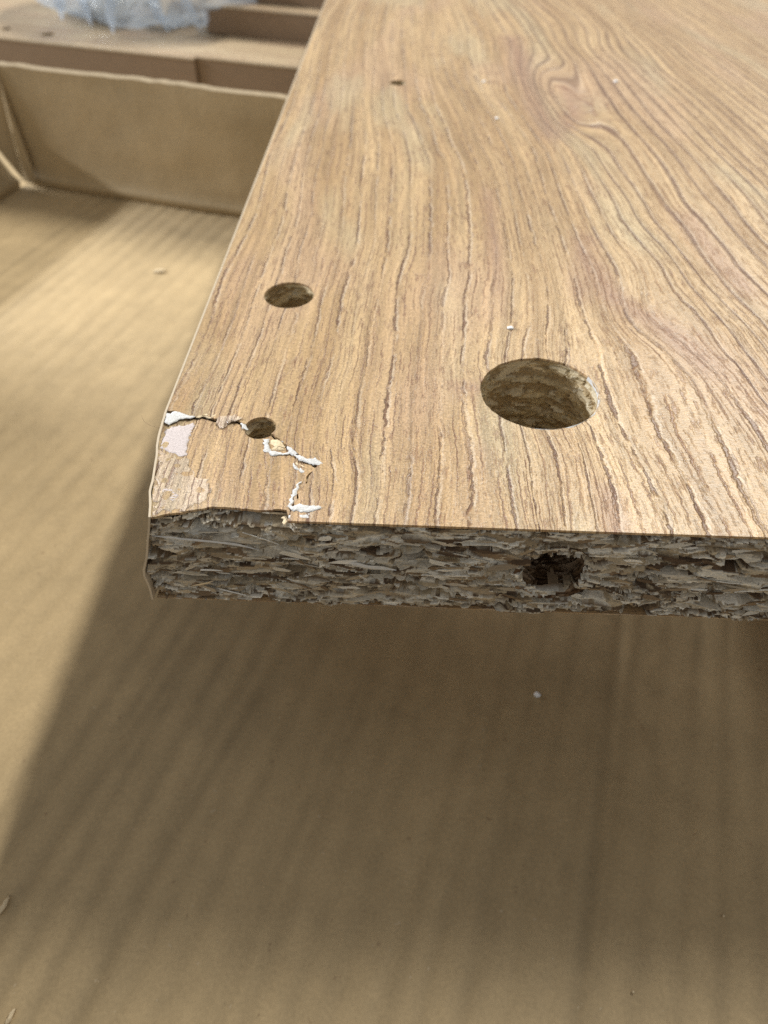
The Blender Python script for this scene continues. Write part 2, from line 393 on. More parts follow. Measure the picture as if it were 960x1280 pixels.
# ------------------------------------------------------------------ particleboard relief
def stamp(nu, nv, res, n, seed, length=(.8, 3.5), height=(.15, .55), depth=.9, tilt=.22, dens_edge=True, warm=False):
    r = np.random.default_rng(seed); H = np.full((nu, nv), depth) + .25 * fbm(np.arange(nu)[:, None] * res * .9, np.arange(nv)[None] * res * 2.5, seed)
    C = np.empty((nu, nv, 3)); C[:] = (.20, .15, .10)
    pal = np.array([(.72, .69, .61), (.64, .60, .51), (.56, .51, .42), (.46, .40, .30), (.40, .33, .225), (.50, .46, .38), (.34, .27, .18), (.20, .14, .085), (.58, .56, .50), (.09, .06, .038)])
    if warm: pal = np.array([(.48, .38, .225), (.55, .45, .28), (.60, .50, .33), (.64, .56, .40), (.44, .34, .19)]); C[:] = (.40, .30, .17)
    for k in range(n):
        cu = r.uniform(0, nu * res); cv = r.uniform(0, nv * res)
        e = min(cv, nv * res - cv) if dens_edge else 9
        s = .45 if e < 1.6 else 1.0
        big = 1.7 if (r.random() < .03 and e > 2.5) else (.40 if r.random() < .62 else 1.0)
        a = r.uniform(*length) * s * big; b = r.uniform(*height) * (.55 if e < 1.6 else 1.0) * big
        th = r.normal(0, tilt) * (.5 if e < 1.6 else 1); off = r.uniform(-.05, depth * .95) * (.6 if e < 1.6 else 1); su, sv = r.normal(0, .10), r.normal(0, .55)
        col = pal[r.integers(len(pal))] * r.uniform(.85, 1.2); ph = r.uniform(0, 6.28, 3)
        ru = int((a + .3) / res) + 1; i0 = max(0, int(cu / res) - ru); i1 = min(nu, int(cu / res) + ru + 1)
        rv = int((abs(a * math.sin(th)) + b + .3) / res) + 1; j0 = max(0, int(cv / res) - rv); j1 = min(nv, int(cv / res) + rv + 1)
        if i1 <= i0 or j1 <= j0: continue
        U = (np.arange(i0, i1) * res - cu)[:, None]; W = (np.arange(j0, j1) * res - cv)[None]
        p = (U * math.cos(th) + W * math.sin(th)) / a; q = (-U * math.sin(th) + W * math.cos(th)) / b
        an = np.arctan2(q, p); m = np.abs(p) ** 1.9 + np.abs(q) ** 2.0 < 1 + .22 * np.sin(3 * an + ph[0]) + .16 * np.sin(7 * an + ph[1])
        h = off + su * p * a * .6 + sv * q * b
        H[i0:i1, j0:j1] = np.where(m, h, H[i0:i1, j0:j1]); C[i0:i1, j0:j1][m] = col
    return H, C

# ------------------------------------------------------------------ the broken board
board = empty('broken_board', (0, 0, ZB - 15)); tag(board, 'thick oak-print chipboard panel with a cracked front corner and drilled holes', 'wooden board')
BO = np.array((0, 0, ZB - 15))
def bmesh_part(name, V, F, mat, parent=None, **k):
    o = mesh(name, np.asarray(V, float) - BO, F, mat, parent or board, **k); return o
def circle(cx, cy, r, n, jitter=0.0, seed=0):
    a = np.linspace(0, 2 * np.pi, n, endpoint=False); rr = r * (1 + jitter * (vnoise(a * 4, a * 0 + .5, seed) + .6 * vnoise(a * 11, a * 0, seed + 3)))
    return np.c_[cx + rr * np.cos(a), cy + rr * np.sin(a)]
HOLES = [(47.92, 24.91, 7.72, 12.6), (11.82, 47.8, 3.85, 9.0), (12.42, 15.96, 1.95, 9.5), (25.46, 149.33, 2.0, 7.0)]
def jag(poly, step, amp, seed):
    P = resample(poly, step); s = np.arange(len(P)) * step
    d = np.c_[vnoise(s * 1.4, s * 0, seed), vnoise(s * 1.4, s * 0 + 9, seed)] * amp + np.c_[vnoise(s * 4, s * 0, seed + 5), vnoise(s * 4, s * 0 + 7, seed)] * amp * .4
    d[0] = d[-1] = 0; return P + d
# the crack, from the left edge through the small hole to the front edge
a3 = lambda d: (HOLES[2][0] + 1.95 * math.cos(math.radians(d)), HOLES[2][1] + 1.95 * math.sin(math.radians(d)))
crack_a = jag([(0.02, 18.7), (2.0, 18.3), (3.9, 17.75), (5.3, 17.9), (7.1, 17.1), (8.6, 17.6), a3(165)], .3, .18, 3)
crack_b = jag([a3(-38), (15.2, 13.6), (16.9, 11.9), (18.1, 10.6), (20.3, 9.3), (19.9, 8.2), (19.35, 6.6), (18.75, 4.6), (18.2, 2.5), (17.95, 0.0)], .3, .20, 5)
arc_up = np.array([a3(d) for d in np.linspace(165, -38, 24)]); arc_dn = np.array([a3(d) for d in np.linspace(165, 322, 18)])
left_edge = [(2.75, -.1), (2.35, 1.6), (1.88, 3.8), (1.14, 8.5), (.36, 13.6), (.12, 16.4), (0.03, 18.0)]
front_chunk = [(2.75, -.1), (4.1, .35), (5.8, .8), (7.5, 1.35), (8.9, 1.8), (11.4, 1.7), (15.0, 1.73), (17.2, 1.75)]
main_out = np.concatenate([crack_a[:-1], arc_up[:-1], crack_b[:-1], resample([(17.95, 0), (120, 0), (BW, 0), (BW, BL), (0, BL), (0, 120), (0.02, 18.7)], 1.6)[:-1]])
hl = [circle(*HOLES[0][:3], 120, .012, 4), circle(*HOLES[1][:3], 60, .012, 9), circle(*HOLES[3][:3], 32, .02, 2)]
v, f, bd = sheet2d(main_out, hl, 2.4)
LT = .35
solid_sheet('top_laminate', v - BO[:2], f, bd, 15.0, LT, M_WOOD, board, uv=grain_uv(v), col=dense_mask(v))
# the loose corner piece of the laminate: a little inward, dipped along the crack
gap = np.array((-.16, -.22))
ck = np.concatenate([crack_a[1:-1] + (0, -.35), arc_dn + gap * .3, crack_b[1:-4] + gap * (1 + 3.2 * np.exp(-((crack_b[1:-4, 1:] - 8.3) / .8) ** 2)), [(17.55, 1.75)], jag(front_chunk[::-1], .4, .13, 31)[1:], jag(left_edge, .8, .06, 8)[1:-1]])
v2, f2, bd2 = sheet2d(ck, [], 1.2, .3)
def chunk_z(P):
    d = np.clip((P[:, 1]) / 18, 0, 1)
    return 15.0 - .30 * d ** 2 - .10 * np.clip(P[:, 0] / 18, 0, 1) + .08 * fbm(P[:, 0] * .35, P[:, 1] * .35, 12)
solid_sheet('corner_laminate', v2, f2, bd2, 15.0, LT, M_WOOD, board, uv=grain_uv(v2 + (.5, 0)) + (1.3, 0), zfun=chunk_z, col=dense_mask(v2))

# core: rough broken front face as relief, with the dowel bore
core = bpy.data.objects.new('particleboard_core', None); link(core, board)
res = .14; XV = 92.0
nu, nv = int(XV / res) + 1, int(14.6 / res) + 1
Hf, Cf = stamp(nu, nv, res, 8000, 21, (.9, 4.2), (.14, .46), depth=.8, tilt=.24)
X = np.arange(nu)[:, None] * res + np.zeros((1, nv)); Z = np.arange(nv)[None] * res + np.zeros((nu, 1)) + .05
Zt = Z - 14.65
# general undulation and torn pits
Hf = Hf + .35 * fbm(X * .25, Z * .5, 31) + np.clip(fbm(X * .22, Z * .95, 41) - .42, 0, 1) * 5.0
Hf = Hf + .05 * fbm(X * 1.6, Z * 8, 91) + .03 * fbm(X * 5, Z * 7, 95)
Hf = np.clip(Hf, -.1, None)
# crushed corner: the top of the face leans back to the laminate's edge
fe = np.interp(X, [p[0] for p in front_chunk] + [17.9, 18.6, 400], [p[1] for p in front_chunk] + [1.75, 0, 0])
lean = np.clip((Zt + 3.0) / 3.0, 0, 1) ** 1.6
Hf = Hf * (1 - .10 * lean) + np.clip(fe, 0, None) * lean
pit = np.exp(-(((X - 14.0) / 3.6) ** 2 + ((Zt + .75) / .5) ** 2)); Hf = Hf + 2.6 * np.clip(pit - .25, 0, 1) * 1.3
pit2 = np.exp(-(((X - 2.0) / 1.6) ** 2 + ((Zt + 10.6) / 1.1) ** 2)); Hf += 2.4 * np.clip(pit2 - .3, 0, 1)
dx, dz = X - 48.4, Zt + 7.3; ang = np.arctan2(dz, dx); rr = np.hypot(dx, dz)
rb = 3.5 * (1 + .14 * vnoise(ang * 2.2, ang * 0, 3) + .09 * vnoise(ang * 7, ang * 0, 8))
bore = rr < rb
# crushed left end: x leans inward towards the top
xl = np.interp(Zt, [-15, -9, -4, 0], [.12, .25, 1.2, 2.75])
Xw = X + xl * np.clip(1 - X / 9.0, 0, 1)
V = np.stack([Xw, Hf, Z], -1).reshape(-1, 3)
gf = grid_faces(nu, nv); gf = gf[~bore.reshape(-1)[gf].any(1)]
mesh('broken_front_face', V, gf, M_CORE, core, col=Cf.reshape(-1, 3))
nb_t, nb_y = 110, 64; Hb, Cb = stamp(nb_t, nb_y, .22, 700, 71, (.5, 1.6), (.15, .4), .5, .3, False)
tb_ = np.linspace(0, 2 * np.pi, nb_t, endpoint=False)[:, None]; yb_ = np.linspace(.25, 14.2, nb_y)[None]
fb_ = np.clip(np.minimum(np.arange(nb_t), nb_t - 1 - np.arange(nb_t)) / 4.0, 0, 1)[:, None]
Rb = 3.85 * (1 + .07 * vnoise(np.where(tb_ > np.pi, tb_ - 2 * np.pi, tb_) * 2.2, tb_ * 0, 3)) + .12 + Hb * .7 * fb_ + .5 * np.clip(1 - yb_ / 1.2, 0, 1)
mesh('edge_bore', np.stack([48.4 + Rb * np.cos(tb_), yb_ + 0 * Rb, 7.35 + Rb * np.sin(tb_)], -1).reshape(-1, 3), grid_faces(nb_t, nb_y, True), M_CORE, core, col=(Cb * (.55, .42, .32)).reshape(-1, 3))  # chip colours darkened to paint in the shade inside the bore
mesh('bore_end', np.concatenate([[(48.9, 14.2, 7.35)], np.c_[48.9 + 5.5 * np.cos(tb_), 14.1 + 0 * tb_, 7.35 + 5.5 * np.sin(tb_)]]), [(0, 1 + k_, 1 + (k_ + 1) % nb_t) for k_ in range(nb_t)], M_CORE, core, col=np.tile((.16, .10, .06), (nb_t + 1, 1)))  # end of the bore painted dark as well
# rest of the core: top sheet under the laminate, plain front beyond the view, back, right, underside
co_out = np.concatenate([[(3.2, 2.2)], [(17.0, 2.3), (19.0, .75), (92, .75), (92, 0.2), (BW - .3, .2), (BW - .3, BL - .3), (.3, BL - .3), (.3, 18.0), (1.6, 8.0)]])
co_out = resample(co_out, 3.0, True)
hc = [circle(h[0], h[1], h[2] + .05, 48) for h in HOLES]
v3, f3, bd3 = sheet2d(co_out, hc, 6.0, .5)
n3 = len(v3); outer = [e for e in bd3 if min(np.hypot(*(v3[e[0]] - h[:2])) - h[2] for h in HOLES) > .3]
bi = sorted({a for e in outer for a in e}); mm = {a: n3 + i for i, a in enumerate(bi)}
V3 = np.concatenate([np.c_[v3, np.full(n3, 14.55)], np.c_[v3[bi], np.full(len(bi), .1)]])
V3[:n3, 2] -= np.where((v3[:, 0] < 21) & (v3[:, 1] < 19), .45, 0)
F3 = [tuple(t) for t in f3] + [(b, a, mm[a], mm[b]) for a, b in outer if not (v3[a][1] < 2.6 and v3[b][1] < 2.6 and v3[a][0] < 92.5 and v3[b][0] < 92.5)]
cc = np.array((.34, .27, .18)) * (1 + .35 * fbm(V3[:, 0] * .7, V3[:, 1] * .7, 77)[:, None])
mesh('core_body', V3, F3, M_CORE, core, col=cc)
box('bottom_laminate', (.2, .25, -.02), (BW - .1, BL - .1, .1), M_BOTTOM, board, bevel=.03, uvs=True)

# drilled holes: rough walls and floors
def bored(name, cx, cy, r, depth, seed, rimz=14.66):
    n_t = int(max(40, 2 * math.pi * r / .22)); n_z = int(depth / .22) + 1
    H, C = stamp(n_t, n_z, .22, int(n_t * n_z / 16), seed, (.6, 2.2), (.16, .5), .5, .25, False, True)
    H = H * 1.1; w = np.clip(np.arange(n_z) / 5.0, 0, 1)[None, ::-1]
    th = np.linspace(0, 2 * np.pi, n_t, endpoint=False)[:, None]; R = r + .02 + H * w
    fade = np.clip(np.minimum(np.arange(n_t), n_t - 1 - np.arange(n_t)) / 4.0, 0, 1)[:, None]; R = r + .02 + (R - r - .02) * fade
    zz = np.linspace(rimz - depth, rimz, n_z)[None] + 0 * R
    V = np.stack([cx + R * np.cos(th), cy + R * np.sin(th), zz], -1).reshape(-1, 3)
    F = [tuple(q[::-1]) for q in grid_faces(n_t, n_z, True)]
    # floor
    m = int(2 * (r + .6) / .2) + 1; Hd, Cd = stamp(m, m, .2, int(m * m / 22), seed + 50, (1.2, 4.0), (.3, .8), 1.1, .5, False, True)
    g = np.linspace(-r - .6, r + .6, m); gx, gy = np.meshgrid(g, g, indexing='ij')
    b0 = len(V); V = np.concatenate([V, np.stack([cx + gx, cy + gy, rimz - depth + .8 - Hd * 1.4], -1).reshape(-1, 3)])
    keep = (np.hypot(gx, gy) < r + .55).ravel()
    F += [tuple(q + b0) for q in grid_faces(m, m) if keep[q].all()]
    Cc = np.concatenate([C.reshape(-1, 3), Cd.reshape(-1, 3)])
    return mesh(name, V, F, M_CORE, board, col=Cc)
for nme, h, sd in zip(('cam_lock_hole', 'dowel_hole', 'pilot_hole', 'screw_hole'), HOLES, (61, 62, 63, 64)): bored(nme, *h, sd)

# single chips standing in the broken face
def chip_mesh(i):
    r = np.random.default_rng(100 + i); n = 9; a = np.sort(r.uniform(0, 2 * np.pi, n) * .2 + np.linspace(0, 2 * np.pi, n, endpoint=False))
    rad = r.uniform(.7, 1.1, n); L = 1.0; P = np.c_[L * np.cos(a) * rad, np.sign(np.sin(a)) * np.abs(np.sin(a)) ** .9 * rad]
    V = []; 
    for x, z in P: V.append((x, .14 * x * x * r.uniform(-1, 1) - .5, z))
    for x, z in P: V.append((x * .96, .5, z * .9))
    V.append((0, -.5 + r.uniform(-.25, .1), 0)); c = 2 * n
    F = [(c, k, (k + 1) % n) for k in range(n)] + [((k + 1) % n, k, n + k, n + (k + 1) % n) for k in range(n)]
    me = bpy.data.meshes.new('wood_chip'); me.from_pydata([tuple(np.array(p) * MM) for p in V], [], F); me.materials.append(M_CHIP); return me
CM = [chip_mesh(i) for i in range(14)]
rc = np.random.default_rng(5); k = 0; placed = []
while k < 250:
    x = rc.uniform(2.6, 74); z = rc.uniform(.7, 13.9)
    if math.hypot((x - 48.9) * .75, (z - 14.65) + 7.3) < 4.9: continue
    if x < 20 and z > 12.6: continue
    e = min(z, 14.6 - z); s = .5 if e < 1.5 else 1.0
    L = rc.uniform(.8, 2.9) * s * (1.3 if rc.random() < .15 else 1); hh = rc.uniform(.15, .48) * (.6 if e < 1.5 else 1)
    iu = min(nu - 1, int(x / res)); iv = min(nv - 1, int(z / res)); yy = Hf[iu, iv]
    if yy > 1.6: yy = 1.2
    o = bpy.data.objects.new('wood_chip', CM[rc.integers(len(CM))]); o.parent = core; COL.objects.link(o)
    o.location = Vector((x + float(xl[iu, iv]) * max(0, 1 - x / 9), yy + rc.uniform(-.02, .18), z)) * MM
    o.scale = (L, rc.uniform(.10, .2), hh); o.rotation_euler = (rc.normal(.1, .5), rc.normal(0, .2), rc.normal(0, .12)); k += 1

# long pale splinter across the broken face
def ribbon(name, pts, w, mat, parent, th=.12, normal=(0, -1, 0), jit=.0, seed=0, taper=True, side=None):
    P = np.array([Vector(p) for p in pts]); Q = []
    for a, b in zip(P[:-1], P[1:]):
        for s in np.linspace(0, 1, 7)[:-1]: Q.append(a + (b - a) * s)
    Q.append(P[-1]); Q = np.array(Q); n = len(Q)
    for _ in range(3): Q[1:-1] = .25 * Q[:-2] + .5 * Q[1:-1] + .25 * Q[2:]
    T = np.gradient(Q, axis=0); N = np.array(normal, float); S = np.cross(T, N); S /= np.linalg.norm(S, axis=1)[:, None] + 1e-9
    s = np.linspace(0, 1, n); ww = w * (np.clip(np.minimum(s, 1 - s) * 5, .12, 1) if taper else np.ones(n))
    w1 = ww * (1 + jit * vnoise(s * n * .35, s * 0, seed)); w2 = ww * (1 + jit * vnoise(s * n * .35, s * 0 + 5, seed))
    V = np.concatenate([Q + S * w1[:, None], Q + N * th * .6, Q - S * w2[:, None], Q - N * th])
    F = []
    for i in range(n - 1):
        for a, b in ((0, 1), (1, 2), (2, 3), (3, 0)): F.append((a * n + i, a * n + i + 1, b * n + i + 1, b * n + i))
    F += [(0, n, 2 * n, 3 * n), (n - 1, 4 * n - 1, 3 * n - 1, 2 * n - 1)]
    return mesh(name, V, F, mat, parent)
ribbon('splinter', [(2.1, .1, 11.7), (4, -.2, 11.8), (6, -.35, 11.75), (9, -.35, 11.5), (12, -.25, 11.0), (14.2, 0, 10.0)], .20, M_PAPER, core, .15, jit=.3)
ribbon('splinter', [(5, -.05, 2.9), (6.5, -.15, 3.5), (8, -.1, 4.1)], .13, M_CREAM, core, .1, jit=.3, seed=2)
ribbon('splinter', [(24, -.1, 8.4), (27, -.25, 7.9), (30, -.2, 7.5)], .33, M_PAPER, core, .12, jit=.4, seed=3)

# edge band down the left side, sprung away at the crushed corner
nb = 60; yb = np.concatenate([np.linspace(-.15, 22, 40), np.linspace(30, BL, 20)])
xt = np.interp(yb, [p[1] for p in left_edge] + [400], [p[0] for p in left_edge] + [0]); zb = np.linspace(0.1, 15.02, 14)
V = []; 
for y, x in zip(yb, xt):
    for z in zb:
        s = z / 15; xx = x * s ** 1.5 - .03 + .12 * vnoise(y * .5, z * .3, 3) * (y < 18)
        if y < 3: xx -= .55 * math.exp(-((z - 5) / 2.2) ** 2) * (1 - y / 3.0)
        V.append((xx, y, z))
V = np.array(V); W = V.copy(); W[:, 0] -= .26; n0 = len(V)
F = [tuple(q) for q in grid_faces(nb, 14)]; F2 = [tuple(q[::-1] + n0) for q in grid_faces(nb, 14)]
F3_ = []
for i in range(nb - 1): F3_ += [(i * 14 + 13, n0 + i * 14 + 13, n0 + (i + 1) * 14 + 13, (i + 1) * 14 + 13)]
for j in range(13): F3_ += [(j, n0 + j, n0 + j + 1, j + 1)]
eb = mesh('edge_band', np.concatenate([V, W]), F + F2 + F3_, M_BAND, board)

_h = [to_board(p) for p in ((177, 520), (180, 527), (189, 531), (201, 533))]
ribbon('loose_fibre', [(q[0], q[1], 14.7 + .25 * k_) for k_, q in zip((1.6, 1.0, .4, 0), _h)], .035, M_CHIP, board, .03, normal=(0, 0, 1))
# torn paper and fibre along the crack (thin lumpy flakes)
def flake(name, outline, mat, z, dome, seed, th=.05, parent=None, spacing=.3, tilt=(0, 0), ptsjit=.22, uv=False, follow=False):
    o = resample(outline, .22, True); o = o + ptsjit * np.c_[vnoise(np.arange(len(o)) * .7, o[:, 0] * 0, seed), vnoise(np.arange(len(o)) * .7, o[:, 0] * 0 + 4, seed)]
    v, f, bd = sheet2d(o, [], spacing, .15); c = v.mean(0)
    bpts = v[sorted({a for e in bd for a in e})]
    d = np.array([np.sqrt(((bpts - p) ** 2).sum(1)).min() for p in v])
    def zf(P): return z + .7 * dome * np.clip(d / .5, 0, 1) + .5 * dome * fbm(P[:, 0] * 1.6, P[:, 1] * 1.6, seed) + (P[:, 0] - c[0]) * tilt[0] + (P[:, 1] - c[1]) * tilt[1]
    if follow: zf = lambda P: chunk_z(P) + .012
    ob = solid_sheet(name, v, f, bd, z, th, mat, parent or board, zfun=zf, uv=grain_uv(v) if uv else None)
    ob.data.polygons.foreach_set('use_smooth', [True] * len(ob.data.polygons)); return ob
tb = lambda *pts: [tuple(to_board(p)) for p in pts]
flake('peeled_patch', tb((207, 534), (222, 531), (243, 527), (237, 546), (231, 570), (215, 566), (201, 558)), M_LAV, 14.90, .02, 1, th=.03, follow=True)
flake('scuffed_patch', tb((200, 563), (230, 573), (240, 590), (262, 606), (262, 622), (240, 634), (215, 638), (193, 642), (193, 610), (197, 585)), M_SCUFF, 14.99, .015, 2, th=.03, uv=True, follow=True, ptsjit=.5)
flake('torn_paper', tb((207, 517), (225, 514), (246, 517), (244, 521), (226, 523), (212, 531), (206, 528)), M_PAPER, 14.98, .04, 3)
flake('torn_paper', tb((246, 517), (272, 517), (276, 521), (262, 522), (246, 521)), M_CREAM, 14.93, .12, 4)
flake('torn_paper', tb((272, 519), (300, 520), (303, 524), (290, 527), (276, 535), (272, 530)), M_SCUFF, 15.0, .16, 5, tilt=(.05, .1), uv=True)
flake('torn_paper', tb((302, 522), (309, 530), (308, 538), (301, 533)), M_PAPER, 14.95, .06, 6)
# ring of white paper left round a torn-out spot, cream fibre inside it
flake('torn_paper', tb((329, 549), (336, 547), (334, 554), (338, 562), (352, 565), (362, 564), (360, 569), (342, 569), (330, 563)), M_PAPER, 14.94, .05, 7)
flake('torn_paper', tb((350, 544), (362, 546), (371, 555), (374, 566), (364, 569), (359, 562), (361, 555), (352, 549)), M_PAPER, 14.95, .05, 15)
flake('torn_fibre', tb((337, 550), (347, 547), (357, 556), (355, 562), (341, 562), (336, 556)), M_CREAM, 14.80, .16, 8)
flake('torn_fibre', tb((341, 556), (350, 552), (355, 558), (346, 560)), M_CREAM, 14.95, .16, 18)
flake('torn_paper', tb((366, 568), (380, 570), (396, 573), (402, 578), (398, 583), (384, 578), (370, 573)), M_PAPER, 14.99, .06, 9)
flake('torn_fibre', tb((368, 574), (380, 580), (394, 584), (388, 587), (374, 583), (366, 578)), M_CREAM, 14.75, .14, 10)
flake('torn_paper', tb((366, 577), (372, 583), (384, 588), (378, 589), (369, 584)), M_PAPER, 14.85, .07, 19)
flake('torn_paper', tb((371, 604), (376, 601), (370, 614), (366, 624), (364, 633), (361, 633), (364, 617)), M_PAPER, 14.9, .06, 11)
flake('torn_paper', tb((359, 634), (376, 631), (397, 632), (401, 637), (390, 640), (364, 639)), M_PAPER, 15.03, .10, 12)
flake('torn_paper', tb((362, 643), (380, 642), (398, 643), (399, 650), (380, 650), (363, 649)), M_PAPER, 14.98, .05, 13)
flake('torn_fibre', tb((352, 640), (360, 638), (361, 649), (353, 650)), M_CREAM, 14.3, .2, 14)
flake('scuffed_patch', tb((203, 612), (214, 610), (222, 618), (216, 628), (206, 622)), M_LAV, 14.97, .03, 16, th=.03, follow=True)
# frayed white rim on the near side of the cam hole
th = np.radians(np.linspace(-105, 28, 60)); s = np.linspace(0, 1, 60); wd = .02 + .22 * np.clip(np.sin(np.pi * s ** .75), 0, 1) * np.clip(.55 + .9 * vnoise(s * 17, s * 0, 3), 0, 1.3)
ri, ro = 7.60 + 0 * s, 7.72 + wd; cx, cy = HOLES[0][:2]
V = np.concatenate([np.c_[cx + ri * np.cos(th), cy + ri * np.sin(th), 14.55 + 0 * s], np.c_[cx + (ri + .15) * np.cos(th), cy + (ri + .15) * np.sin(th), 15.06 + .03 * vnoise(s * 40, s * 0, 9)], np.c_[cx + ro * np.cos(th), cy + ro * np.sin(th), 15.012 + 0 * s]])
mesh('frayed_rim', V, [tuple(q) for q in np.concatenate([np.stack([np.arange(59) + a * 60, np.arange(59) + (a + 1) * 60, np.arange(59) + 1 + (a + 1) * 60, np.arange(59) + 1 + a * 60], -1) for a in (0, 1)])], M_PAPER, board)

# ------------------------------------------------------------------ cardboard box
PHI = math.radians(-15.7); EX = np.array((math.cos(PHI), math.sin(PHI))); EY = np.array((-math.sin(PHI), math.cos(PHI)))
C0 = np.array((-109.75, 214.1))
def bx(u, v, z): p = C0 + EX * u + EY * v; return (p[0], p[1], z)
carton = empty('cardboard_box', (0, 0, 0)); tag(carton, 'open brown corrugated cardboard box with a folded corner under the broken board', 'cardboard box')
us = np.concatenate([np.arange(-4, 330, .6), np.arange(330, 460, 4)]); vv = np.concatenate([np.arange(-430, -330, 6.0), np.arange(-330, 4.1, 2.0)])
U, W = np.meshgrid(us, vv, indexing='ij')
pitch = 5.3; du = U + 1.1 * vnoise(U * .03, W * .012, 2)
amp = .055 * (1 + .9 * fbm(U * .05, W * .01, 5)) 
Zf = amp * (np.abs(np.sin(np.pi * du / pitch)) ** .8 * 2 - 1) + .30 * fbm(U * .02, W * .008, 11) + .05 * fbm(U * .3, W * .12, 17)
for cu, dp, wdt, v0, v1 in ((226, .30, 1.2, -330, -95), (150, .16, 1.2, -330, -170), (166, .16, 1.1, -300, -140), (182, .14, 1.2, -330, -180), (203, .12, 1.2, -330, -200), (213, .10, 1.0, -330, -200)):
    m = np.clip((W - v0) / 25, 0, 1) * np.clip((v1 - W) / 40, 0, 1)
    Zf -= dp * m * np.exp(-((U - cu - 2 * vnoise(W * .02, W * 0, int(cu))) / wdt) ** 2)
Zf -= 1.1
shade_lines = np.clip(np.cos(2 * np.pi * du / pitch) * .5 + .5, 0, 1) ** 1.8 * np.clip(.6 + .9 * fbm(U * .09, W * .012, 25), 0, 1.5)  # shade along the flutes, put into the floor colour
for cu, k_ in ((226, .9), (150, .8), (166, .8), (182, .5), (203, .5), (213, .4), (196, .3)):  # creases darkened in the colour as well
    shade_lines = np.maximum(shade_lines, 1.9 * k_ * np.exp(-((U - cu - 2 * vnoise(W * .02, W * 0, int(cu))) / 1.3) ** 2) * np.clip((-110 - W) / 60, 0, 1))
tone = np.clip(1.05 - .13 * shade_lines + .05 * fbm(U * .06, W * .05, 33) + .05 * fbm(U * .5, W * .4, 35), 0, 1.2)
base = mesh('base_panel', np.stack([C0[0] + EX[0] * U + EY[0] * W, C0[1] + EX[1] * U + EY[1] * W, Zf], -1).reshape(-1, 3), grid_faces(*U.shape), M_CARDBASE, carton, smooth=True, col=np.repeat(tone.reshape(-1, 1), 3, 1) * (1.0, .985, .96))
box('far_base_panel', (-160, 3.4, -4.6), (460, 330, -1.3), M_CARD, carton, bx)
# end wall: slightly bowed panel with a raw top edge and a scored fold at its foot
def wall(name, length, height, topfun, lean, axis, th=3.2, n=120):
    s = np.linspace(0, length, n); V = []; prof = [(0, -1.2), (.35, .6), (.0, 2.2), (.5, 3.2)] + [(.5, z) for z in np.linspace(5, 1, 1)] 
    rows = 14; zs = [-1.2, .4, 1.6, 2.6, 3.4] + list(np.linspace(6, height, rows))
    off = [1.2, .2, -.15, .25, .6] + [.6] * rows
    nz = len(zs)
    for a in s:
        tp = topfun(a)
        for k, (z, o) in enumerate(zip(zs, off)):
            zz = z if k < 5 else 6 + (z - 6) / (height - 6) * (tp - 6)
            bow = .5 * fbm(np.array([a * .03]), np.array([z * .05]), 9)[0]
            V.append(axis(a, o + lean * min(26, max(0, zz)) + bow, zz))
    V = np.array(V); F = [tuple(q) for q in grid_faces(n, nz)]
    return V, F, n, nz
topw = lambda a: 38.0 + .12 * float(vnoise(a * .035, 0.0, 4)) + .25 * float(vnoise(a * .3, 0., 5)) - .4 * math.exp(-((a - 22) / 10) ** 2)
Vw, Fw, n_, nz_ = wall('end_wall', 420, 38, topw, .03, lambda a, o, z: bx(a + 2, o, z))
mesh('end_wall', Vw, Fw, M_CARD, carton, smooth=True)
# back skin and cut top edge of the end wall
Vb = Vw.copy(); Vb[:, :2] += EY * 3.2
mesh('end_wall_back', Vb, [q[::-1] for q in Fw], M_CARD, carton, smooth=True)
ti = np.arange(n_) * nz_ + nz_ - 1; s_ = np.arange(n_)
mid1 = (Vw[ti] * .65 + Vb[ti] * .35); mid1[:, 2] += .15 + .12 * vnoise(s_ * .9, s_ * 0, 3)
mid2 = (Vw[ti] * .3 + Vb[ti] * .7); mid2[:, 2] += .1
Ve = np.concatenate([Vw[ti] - (0, 0, .05), mid1, mid2, Vb[ti] - (0, 0, .05)])
mesh('cut_edge', Ve, [tuple(x) for r_ in range(3) for x in np.stack([np.arange(n_ - 1) + r_ * n_, np.arange(1, n_) + r_ * n_, np.arange(1, n_) + (r_ + 1) * n_, np.arange(n_ - 1) + (r_ + 1) * n_], -1)], M_CARDEDGE, carton, smooth=True)
